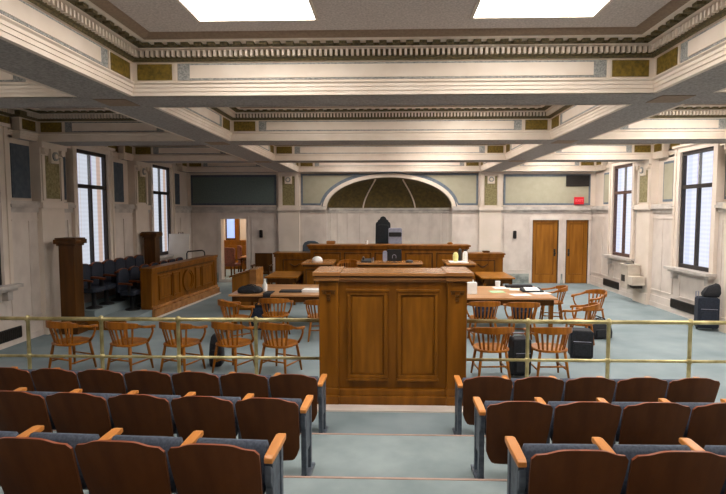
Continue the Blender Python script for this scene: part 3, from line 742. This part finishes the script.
# computer monitor on clerk desk
t = thing('computer_monitor', 'black computer monitor seen from behind on the clerk desk', 'monitor', (.1, 14.25, 1.10))
MB().prism(rrect(-.15, .24, .03, .35, .02), 'y', -.03, .03).build('housing', 'blackplastic', t, bevel=.008)
MB().prism(rrect(-.27, -.15, .02, .31, .05), 'y', -.06, .06).build('side_speaker', 'greyplastic', t)
MB().lathe([(.1, 0), (.1, .012), (.03, .02), (.025, .05)], (.05, 0, 0), 14).build('base', 'blackplastic', t)
MB().tube([(-.005 + .05 * -cos(pi * k / 8) + .05, -.036, .16 + .05 * sin(pi * k / 8) - (.05 if k in (0, 8) else 0)) for k in range(9)], .008, 6).build('arched_mark', 'greyplastic', t)
t = thing('desk_telephone', 'black telephone beside the monitor on the clerk desk', 'telephone', (-.6, 14.2, 1.10))
MB().hexa([(-.16, -.1, 0), (.13, -.1, 0), (.13, .12, 0), (-.16, .12, 0), (-.15, -.09, .05), (.12, -.09, .05), (.12, .11, .1), (-.15, .11, .1)]).build('body', 'blackplastic', t, bevel=.006)
MB().tube([(-.1, -.06, .09), (-.1, 0, .125), (-.1, .08, .13)], [.03, .02, .03], 8).build('handset', 'blackplastic', t, smooth=True)
tag(MB().prism(rrect(.02, .05, .0, .12, .01), 'y', 0, .1).build('pen_cup', 'bluegrey', loc=(-.47, 14.25, 1.10)), 'small blue-grey cup right beside the telephone', 'cup')
tag(MB().lathe([(.1, 0), (.11, .02), (.1, .05), (.04, .07), (.001, .072)], (0, 0, 0), 14).build('stapler_tray', 'blackplastic', loc=(.56, 14.2, 1.10)), 'low dark tray on the clerk desk beside the monitor', 'tray')
# items on stands
t = thing('white_dome', 'small white dome on the witness stand', 'lamp', (-2.0, 14.4, 1.10))  # unidentified white dome-shaped item, gives no light
MB().lathe([(.15, .0), (.155, .03), (.14, .08), (.1, .12), (.04, .145), (.001, .148)], (0, 0, 0), 18).build('dome_body', 'white', t, smooth=True)
t = thing('paper_stack', 'white papers under the cups on the witness stand', 'papers', (1.95, 14.4, 1.10))
MB().box(-.28, .22, -.25, .25, 0, .012).build('sheet', 'white', t)
tag(MB().lathe([(.05, 0), (.07, .03), (.08, .15), (.06, .22), (.03, .25), (.001, .255)], (0, 0, 0), 16).build('yellow_cup', 'yellow', loc=(1.85, 14.45, 1.113)), 'pale yellow cup on the papers of the witness stand', 'cup')
t = thing('white_bottle', 'white bottle with dark cap next to the pale yellow cup', 'bottle', (2.12, 14.5, 1.113))
MB().lathe([(.07, 0), (.075, .02), (.07, .22), (.04, .27), (.03, .3)], (0, 0, 0), 14).build('body', 'white', t, smooth=True); MB().lathe([(.04, .28), (.04, .33), (.001, .335)], (0, 0, 0), 12).build('cap', 'darkmetal', t)
t = thing('dark_flask', 'dark squat flask at the side of the yellow cup on the papers', 'flask', (1.99, 14.6, 1.113))
MB().lathe([(.04, 0), (.05, .02), (.05, .3), (.02, .34), (.001, .345)], (0, 0, 0), 12).build('body', 'blackplastic', t, smooth=True)
tag(MB().lathe([(.035, 0), (.045, .01), (.05, .12), (.045, .12), (.001, .11)], (0, 0, 0), 12).build('white_cup', 'white', loc=(-.68, 15.75, 1.5)), 'small white cup on the ledge of the judge bench', 'cup')
tag(MB().prism(rrect(-.16, .1, 0, .1, .03), 'y', 0, .2).build('ledge_ornament', 'oaktop', loc=(-1.75, 15.8, 1.5)), 'small wooden block on the bench ledge, near its jury-side end', 'block')
tag(MB().lathe([(.08, 0), (.09, .03), (.05, .07), (.001, .08)], (0, 0, 0), 12).build('gavel_block', 'oak', loc=(1.85, 15.8, 1.5)), 'small round wooden block on the bench ledge, near its fountain-side end', 'block')
tag(MB().prism(rrect(-.1, .1, 0, .06, .02), 'y', 0, .16).build('ink_stand', 'oakdark', loc=(2.95, 15.78, 1.252)), 'dark ink stand on the lower bench wing, fountain side', 'stand')
t = thing('high_back_chair', 'blue-grey rounded chair back showing over the lower bench wing', 'chair', (-2.52, 16.75, .45))
MB().prism([(-.28, .45), (.28, .45), (.28, .95), (.22, 1.05), (.1, 1.1), (-.1, 1.1), (-.22, 1.05), (-.28, .95)], 'y', 0, .08).build('backrest', 'bluegreydark', t, bevel=.02)
MB().box(-.26, .26, .08, .52, .4, .5).build('seat', 'bluegreydark', t, bevel=.02)
MB().lathe([(.24, 0), (.22, .04), (.04, .08), (.035, .4)], (0, .3, 0), 14).build('pedestal', 'blackplastic', t, smooth=True)

# lectern
t = thing('lectern', 'oak lectern with a sloping top and pale side, near the jury box', 'lectern', (-3.7, 13.22, 0))
b = MB().prism([(-.26, 0), (.2, 0), (.2, .99), (-.26, .84)], 'y', -.3, .3); b.build('body', 'door', t, bevel=.006)
MB().prism([(-.31, .83), (.2, 1.0), (.2, 1.025), (-.32, .855)], 'y', -.34, .34).build('sloping_top', 'oak', t)
MB().box(.2, .38, -.36, .36, 0, 1.04).build('side_panel', 'oaktop', t, bevel=.008)

# ------------------------------------------------------------------ jury box
t = thing('jury_rail', 'panelled oak jury box front with a carved oval medallion', 'jury box', (-5.53, 11.9, 0), radians(-3.6))
L = 3.75; W_ = .2
b = MB(); b.box(-W_, 0, 0, L, 0, 1.05); b.build('body', 'oak', t)
c = MB(); c.box(-W_ - .05, .06, -.1, L + .06, 1.11, 1.17); c.box(-W_ - .03, .04, -.08, L + .04, 1.04, 1.11); c.box(-W_, .02, 0, L, .99, 1.04, 1); c.build('top_ledge', ['oak', 'oakdark'], t, bevel=.008)
MB().box(-W_ - .04, .03, -.08, .2, 0, 1.06).build('end_post', 'oak', t, bevel=.008)
MB().box(-W_ - .04, .03, L - .15, L + .04, 0, 1.06).build('end_post', 'oak', t, bevel=.008)
c = MB(); c.box(0, .12, -.1, L + .02, 0, .2); c.box(0, .07, -.1, L + .02, .2, .27); c.build('plinth', 'oaktop', t, bevel=.01)
c = MB(); c.box(.12, .17, -.1, L, 0, .03); c.build('floor_strip', 'marble', t)
Rm = Matrix.Rotation(radians(90), 4, 'Z')
for y0, y1 in ((.3, .95), (1.0, 1.4), (2.3, 2.7), (2.75, 3.5)):
    f = MB().frame(y0, y1, .36, .95, 0, .035, .025).xf(Rm).build('panel_frame', 'oak', t)
    MB().box(y0 + .07, y1 - .07, -.014, 0, .43, .88).xf(Rm).build('panel', 'oakpanel', f)
o = MB()
for r0, r1, d in ((1, .86, .05), (.8, .7, .035)):
    rings = []
    for k in range(29):
        a = 2 * pi * k / 28
        rings.append([(0, 1.85 + .32 * r * cos(a), .655 + .30 * r * sin(a)) for r in (r0, r1)] + [(d, 1.85 + .32 * r * cos(a), .655 + .30 * r * sin(a)) for r in (r1, r0)])
    o.loft(rings, 0, caps=False)
o.build('oval_medallion', 'oak', t, smooth=False)
structure(MB().box(-6.98, -5.5, 10.62, 15.7, 0, .2).box(-6.98, -6.25, 10.75, 15.7, .2, .38).build('floor_jury', 'carpet'), 'low carpeted platform under the jury seats', 'floor')
structure(MB().box(-6.98, -5.5, 10.58, 10.62, 0, .21).build('trim_40', 'oak'), 'oak riser board at the front of the jury platform', 'trim')
def jury_post(lab, y, h=1.95, xx=-6.47):
    t = thing('oak_pillar', lab, 'pillar', (xx, y, 0))
    MB().box(-.155, .155, -.15, .15, .16, h - .12).build('shaft', 'oakdark', t, bevel=.006)
    MB().box(-.2, .2, -.18, .18, 0, .18).build('base', 'oakdark', t, bevel=.006)
    c = MB(); c.box(-.19, .19, -.17, .17, h - .16, h - .12); c.box(-.23, .23, -.2, .2, h - .12, h - .03); c.box(-.21, .21, -.18, .18, h - .03, h); c.build('cap', 'oakdark', t, bevel=.008)
jury_post('tall dark oak pillar at the near end of the jury box', 10.35)
jury_post('tall dark oak pillar at the far end of the jury box', 14.3, 1.93, -6.62)
def make_jury_chair():
    t = thing('jury_chair', '', 'chair', group='navy jury box chairs')
    # faces +y
    o = [(-.22, .42), (.22, .42), (.235, .75), (.22, .88), (.15, .94), (0, .965), (-.15, .94), (-.22, .88), (-.235, .75)]
    MB().prism(o, 'y', -.2, -.13).build('backrest', 'navy', t, bevel=.02)
    MB().rect_sweep([((.235 * sin(radians(k * 9)), -.17, .955 - .09 * (1 - cos(radians(k * 9)))), .05, .03) for k in range(-7, 8)], None).build('top_rail', 'chairdark', t)
    MB().prism(rrect(-.23, .23, -.15, .22, .06), 'z', .36, .46).build('seat', 'navy', t, bevel=.02)
    MB().lathe([(.17, 0), (.16, .03), (.05, .06), (.04, .36)], (0, .05, 0), 12).build('pedestal', 'blackplastic', t, smooth=True)
    for s in (-1, 1):
        MB().rect_sweep([((s * .22, -.15, .64), .04, .04), ((s * .222, .05, .63), .045, .04), ((s * .22, .17, .61), .04, .04)], None).build('armrest', 'chairdark', t, bevel=.006)
        MB().box(s * .222 - .012, s * .222 + .012, .06, .12, .4, .62).build('arm_support', 'blackplastic', t)
    return t
jc = make_jury_chair()
ordw = ['first', 'second', 'third', 'fourth', 'fifth', 'sixth', 'seventh']
k0 = 0
for k in range(7):
    lab = 'navy jury chair in the row behind the jury rail, %s from the near post' % ordw[k]
    p = (-6.03 + .02 * k, 11.85 + .5 * k, .2)
    if k == 0: jc.location = p; jc.rotation_euler.z = radians(-90); jc['label'] = lab
    else: dup(jc, p, radians(-90), lab)
for k in range(6):
    dup(jc, (-6.48, 11.05 + .505 * k, .38), radians(-90), 'navy jury chair in the raised row by the windows, %s from the near pillar' % ordw[k])
t = thing('metal_handrail', 'dark metal handrail loop at the far end of the jury box', 'handrail', (-5.97, 15.85, 0))
MB().tube([(-.28, 0, 0), (-.28, 0, 1.2), (-.25, 0, 1.26), (.2, 0, 1.3), (.26, 0, 1.27), (.28, 0, 1.2), (.28, 0, 0)], .02, 8).build('rail', 'darkmetal', t, smooth=True)
t = thing('display_easel', 'off-white presentation board on an easel behind the jury box', 'easel', (-6.6, 16.1, 0))
MB().hexa([(-.34, -.02, .9), (.34, -.02, .9), (.34, 0, .9), (-.34, 0, .9), (-.36, .14, 1.79), (.3, .14, 1.79), (.3, .16, 1.79), (-.36, .16, 1.79)]).build('board', 'board', t)
for s in (-1, 1): MB().tube([(s * .3, -.05, 0), (s * .06, .2, 1.85)], .016, 8).build('leg', 'oakdark', t, smooth=True)
MB().tube([(0, .5, 0), (0, .2, 1.85)], .016, 8).build('leg', 'oakdark', t, smooth=True)
MB().box(-.34, .34, -.09, -.01, .86, .9).build('tray', 'oakdark', t)

# dark armchair against back wall
t = thing('box_armchair', 'dark wooden box-back armchair against the back wall by the doorway', 'chair', (-4.3, 17.45, 0), radians(180))
MB().box(-.3, .3, -.26, -.21, .42, 1.08).build('backrest', 'oakdark', t, bevel=.01)
MB().box(-.3, .3, -.22, .25, .4, .46).build('seat', 'oakdark', t, bevel=.01)
for s in (-1, 1):
    MB().box(s * .3 - .03, s * .3 + .03, -.22, .27, .66, .7).build('armrest', 'oakdark', t, bevel=.006)
    for y in (-.23, .22): MB().box(s * .27 - .022, s * .27 + .022, y - .022, y + .022, 0, .66 if y > 0 else .42).build('leg', 'oakdark', t)

# back-room furniture
def red_chair(x, y, rz, lab):
    t = thing('leather_chair', lab, 'chair', (x, y, 0), rz, group='red leather back-room chairs')
    MB().prism(rrect(-.25, .25, .5, 1.12, .07), 'y', -.24, -.16).build('backrest', 'redleather', t, bevel=.015)
    MB().prism(rrect(-.26, .26, -.22, .26, .05), 'z', .4, .5).build('seat', 'redleather', t, bevel=.015)
    for sx in (-1, 1):
        for sy in (-1, 1): MB().box(sx * .22 - .022, sx * .22 + .022, sy * .2 - .022, sy * .2 + .022, 0, .42).build('leg', 'oakdark', t)
        MB().box(sx * .27 - .025, sx * .27 + .025, -.2, .22, .64, .68).build('armrest', 'oakdark', t)
        MB().box(sx * .27 - .02, sx * .27 + .02, .15, .2, .42, .64).build('arm_support', 'oakdark', t)
red_chair(-6.05, 19.9, radians(-20), 'red leather chair seen whole through the open doorway')
red_chair(-5.95, 21.2, radians(-60), 'red leather chair further back in the room beyond the doorway')
table('meeting_table', 'oak table in the room beyond the open doorway', -5.75, -4.6, 19.9, 21.0, .76)

# ------------------------------------------------------------------ wall fittings
def wall_vent(lab, x, y, z, w_, h, axis, s=1):
    t = thing('wall_vent', lab, 'vent', (x, y, z))
    f = MB(); l = MB()
    if axis == 'x':
        x0, x1 = sorted((0, -s * .025)); f.box(x0, x1, -w_ / 2, w_ / 2, -h / 2, h / 2)
        n = int(w_ / .05); x0, x1 = sorted((-s * .025, -s * .034))
        for k in range(n): l.box(x0, x1, -w_ / 2 + .02 + k * .05, -w_ / 2 + .045 + k * .05, -h / 2 + .02, h / 2 - .02)
    else:
        f.box(-w_ / 2, w_ / 2, -.03, 0, -h / 2, h / 2)
        for k in range(int(h / .05)): l.box(-w_ / 2 + .02, w_ / 2 - .02, -.042, -.03, -h / 2 + .015 + k * .05, -h / 2 + .035 + k * .05)
    f.build('backing', 'blackplastic', t); l.build('grille', 'darkmetal', t)
wall_vent('dark floor-level vent under the near window beside the rolling suitcase', 6.96, 12.42, .25, 1.0, .22, 'x', 1)
wall_vent('dark floor-level vent beyond the drinking fountain', 6.96, 16.4, .24, 1.1, .22, 'x', 1)
wall_vent('dark floor-level vent in the dim wall before the jury box', -6.96, 8.95, .22, 1.1, .22, 'x', -1)
wall_vent('black grille high in the sage panel above the oak doors', 6.47, YB - .03, 3.55, .79, .38, 'y')
t = thing('exit_sign', 'small red lit exit sign above the corner door', 'sign', (6.52, YB - .06, 2.87))
MB().box(-.16, .16, -.04, .03, -.125, .125).build('housing', 'red', t, bevel=.005)
cu = bpy.data.curves.new('lettering', 'FONT'); cu.body = 'EXIT'; cu.size = .13; cu.align_x = 'CENTER'; cu.align_y = 'CENTER'; cu.extrude = .003; cu.materials.append(M['pinkletter'])
tmp = bpy.data.objects.new('tmp_text', cu); COL.objects.link(tmp); bpy.context.view_layer.update()
tm = bpy.data.meshes.new_from_object(tmp.evaluated_get(bpy.context.evaluated_depsgraph_get())); bpy.data.objects.remove(tmp)
to = bpy.data.objects.new('lettering', tm); COL.objects.link(to); to.parent = t; to.location = (0, -.043, 0); to.rotation_euler = (pi / 2, 0, 0)
for x, z, sd in ((-4.5, 1.72, 'beside the open doorway'), (4.36, 1.7, 'between the bench and the oak doors')):
    t = thing('wall_speaker', 'slim dark fitting on the back wall %s' % sd, 'wall fitting', (x, YB, z))
    MB().prism(rrect(-.055, .055, -.14, .14, .03), 'y', -.07, 0).build('housing', 'darkmetal', t, bevel=.008)
    MB().prism(rrect(-.035, .035, -.1, .1, .02), 'y', -.078, -.07).build('grille', 'blackplastic', t)
t = thing('drinking_fountain', 'beige wall-mounted drinking fountain with a lower side basin', 'drinking fountain', (6.82, 14.4, 0))
MB().box(-.3, .04, -.05, .38, .36, 1.0).build('cabinet', 'steel', t, bevel=.012)
MB().box(-.34, .04, -.07, .4, 1.0, 1.05).box(-.26, -.06, .03, .3, 1.05, 1.056, 1).build('basin_top', ['steel', 'darkmetal'], t, bevel=.006)
MB().tube([(-.05, .16, 1.05), (-.06, .16, 1.12), (-.11, .16, 1.13)], .012, 8).build('spout', 'darkmetal', t, smooth=True)
MB().box(-.312, -.3, .1, .3, .56, .74).build('push_bar', 'darkmetal', t)
MB().box(-.3, .04, -.34, -.05, .5, .74).box(-.25, 0, -.31, -.08, .42, .5, 1).build('side_basin', ['steel', 'darkmetal'], t, bevel=.01)

# ------------------------------------------------------------------ bags and cases
def rolling_case(lab, x, y, w_, d, h, rz=0, mat='blackcloth', handle=True, hh=.12, hx=(-.28, .28)):
    t = thing('rolling_suitcase', lab, 'suitcase', (x, y, 0), rz)
    MB().prism(rrect(-w_ / 2, w_ / 2, .05, h, .05), 'y', -d / 2, d / 2).build('body', mat, t, bevel=.02)
    p = MB().prism(rrect(-w_ * .38, w_ * .38, .1, h * .6, .03), 'y', -d / 2 - .035, -d / 2); p.build('front_pocket', mat, t, bevel=.012)
    MB().tube([(-w_ * .38, -d / 2 - .036, h * .66), (w_ * .38, -d / 2 - .036, h * .66)], .006, 6).build('zipper', 'greyplastic', t)
    if handle: MB().tube([(w_ * hx[0], d * .3, h - .02), (w_ * hx[0], d * .3, h + hh), (w_ * hx[1], d * .3, h + hh), (w_ * hx[1], d * .3, h - .02)], .011, 8).build('handle', 'greyplastic', t)
    for s in (-1, 1):
        wv = MB().lathe([(.04, -.018), (.045, 0), (.04, .018)], (0, 0, 0), 12)
        wv.v = [(s * (w_ / 2 - .05) + z, d * .3 + a, .045 + b) for a, b, z in wv.v]; wv.build('wheel', 'blackplastic', t, smooth=True)
    return t
rolling_case('upright black suitcase between two oak armchairs behind the rail', 1.955, 7.72, .28, .24, .6, radians(6), hh=.05)
rolling_case('small black wheeled case beside the oak armchair at the rail', 3.2, 8.66, .36, .26, .52, radians(-10), handle=False)
rolling_case('navy rolling suitcase standing by the fountain side wall', 6.66, 11.0, .4, .26, .7, radians(-14), 'navy', True, .1, (-.47, -.35))
t = thing('shoulder_bag', 'black shoulder bag lying on top of the navy rolling suitcase', 'bag', (6.69, 10.97, .705), radians(-14)); bag_top = t; t.scale = (.66, .72, .9)
MB().loft([[(-.2, -.1, 0), (.24, -.1, 0), (.24, .12, 0), (-.2, .12, 0)], [(-.22, -.14, .08), (.28, -.14, .1), (.28, .14, .1), (-.22, .14, .08)], [(-.12, -.12, .2), (.27, -.12, .26), (.27, .12, .26), (-.12, .12, .2)], [(0, -.06, .27), (.22, -.06, .32), (.22, .06, .32), (0, .06, .27)]]).build('body', 'blackcloth', t, bevel=.03)
MB().tube([(-.18, -.12, .1), (-.1, -.16, .24), (.1, -.16, .33), (.24, -.13, .26)], .012, 6).build('strap', 'blackcloth', t, smooth=True)
def soft_bag(name, lab, x, y, z, w_, d, h, rz, mat, straps=True):
    t = thing(name, lab, 'bag', (x, y, z), rz)
    rings = []
    for q, zz in ((.86, 0), (1, .06), (1.03, .35), (.95, .7), (.75, .93), (.5, 1)):
        rings.append([(px * q, py * q * (1 if zz < .6 else .8), zz * h) for px, py in rrect(-w_ / 2, w_ / 2, -d / 2, d / 2, min(w_, d) * .3)])
    MB().loft(rings).build('body', mat, t, smooth=True)
    MB().prism(rrect(-w_ * .3, w_ * .3, h * .12, h * .55, .03), 'y', -d / 2 - .03, -d / 2 + .03).build('pocket', mat, t, bevel=.012)
    if straps:
        for s in (-1, 1): MB().tube([(-w_ * .22, s * d * .2, h * .85), (-w_ * .18, s * d * .22, h * 1.08), (0, s * d * .22, h * 1.16), (w_ * .18, s * d * .22, h * 1.08), (w_ * .22, s * d * .2, h * .85)], .012, 6).build('strap', mat, t, smooth=True)
soft_bag('duffel_bag', 'black duffel bag with handles on the open carpet', 4.12, 10.25, 0, .48, .34, .36, radians(10), 'blackcloth')
soft_bag('tote_bag', 'black bag standing against the leg of an oak armchair', -2.78, 8.2, 0, .2, .28, .5, radians(4), 'blackcloth', False)
soft_bag('briefcase', 'black soft bag lying on the jury-side counsel table', -2.95, 10.9, .76, .5, .3, .14, radians(-5), 'blackcloth')
soft_bag('backpack', 'dark blue backpack on the floor under the jury-side counsel table', -2.74, 10.82, 0, .34, .28, .5, 0, 'bluecloth')
soft_bag('laptop_bag', 'dark bag on the armchair seat nearest the partition, fountain side', 1.82, 9.9, .466, .36, .24, .26, radians(4), 'bluecloth', False)
soft_bag('laptop_bag', 'dark bag on the armchair seat by the end of the fountain-side table', 2.52, 9.82, .466, .36, .24, .28, radians(-2), 'bluecloth', False)
t = thing('draped_coat', 'black coat hanging over the edge of the jury-side counsel table', 'coat', (-2.52, 10.6, .76))
cl = MB(); rings = []
for y, z, w_ in ((.4, .012, .16), (.1, .02, .18), (-.01, .02, .17), (-.035, -.02, .15), (-.04, -.15, .13), (-.045, -.32, .11)):
    rings.append([(-w_ / 2, y, z), (w_ / 2, y, z), (w_ / 2, y - .012, z + .014), (-w_ / 2, y - .012, z + .014)])
cl.loft(rings).build('cloth', 'blackcloth', t, smooth=False)

# table-top items
t = thing('spray_bottle', 'white plastic bottle on the jury-side counsel table beside the black bag', 'bottle', (-2.68, 11.08, .76))
MB().lathe([(.05, 0), (.055, .02), (.055, .14), (.025, .19), (.02, .22)], (0, 0, 0), 14).build('body', 'white', t, smooth=True); MB().lathe([(.024, .22), (.024, .27), (.001, .272)], (0, 0, 0), 10).build('cap', 'white', t)
tag(MB().box(-.24, .24, -.15, .15, 0, .03).build('binder', 'blackcloth', loc=(-2.1, 11.05, .76), rz=.05, bevel=.006), 'flat dark binder on the jury-side counsel table', 'binder')
tag(MB().prism([(-.2, -.15), (.2, -.17), (.19, .17), (-.19, .15)], 'z', 0, .05).build('paper_pile', 'white', loc=(-1.66, 11.1, .76)), 'white paper pile on the jury-side counsel table next to the partition', 'papers')
t = thing('tissue_carton', 'white upright carton on the fountain-side table beside the partition', 'carton', (1.74, 10.9, .76))
MB().box(-.1, .1, -.08, .08, 0, .24).build('box_body', 'white', t, bevel=.006); MB().prism([(-.05, .24), (.05, .24), (.03, .3), (-.02, .29)], 'y', -.01, .01).build('tissue', 'white', t)
tag(MB().box(-.15, .15, -.14, .14, 0, .006).build('green_sheet', 'green', loc=(2.32, 11.15, .76), rz=.1), 'pale green sheet on the fountain-side table', 'paper')
for x, y, rz, lab in ((2.72, 10.75, .2, 'white sheet near the front edge of the fountain-side table'), (2.85, 11.5, -.15, 'white sheet toward the far edge of the fountain-side table'), (3.2, 11.0, .3, 'white sheet under the open black folder'), (2.55, 11.75, .05, 'white sheet behind the pale green sheet')):
    tag(MB().box(-.19, .19, -.14, .14, 0, .005).build('paper_sheet', 'white', loc=(x, y, .76), rz=rz), lab, 'paper', 'loose papers on the counsel table')
t = thing('open_folder', 'open black folder with white pages on the fountain-side table', 'folder', (3.12, 11.25, .766))
MB().hexa([(-.26, -.17, 0), (.18, -.17, 0), (.18, .17, 0), (-.26, .17, 0), (-.24, -.16, .03), (.17, -.16, .03), (.17, .16, .06), (-.24, .16, .06)]).build('cover', 'blackcloth', t)
MB().hexa([(-.2, -.15, .03), (.1, -.16, .032), (.1, .1, .05), (-.18, .12, .052), (-.2, -.14, .045), (.1, -.15, .045), (.1, .1, .07), (-.18, .12, .07)]).build('page', 'white', t)
tag(MB().prism(rrect(-.3, .3, -.1, .1, .04), 'z', 0, .06).build('black_case', 'blackcloth', loc=(2.95, 11.85, .76), bevel=.01), 'long black case at the far edge of the fountain-side table', 'case')
tag(MB().lathe([(.04, 0), (.055, .01), (.06, .13), (.05, .13), (.001, .12)], (0, 0, 0), 12).build('paper_cup', 'white', loc=(2.5, 11.95, .76)), 'white paper cup at the far edge of the fountain-side table', 'cup')
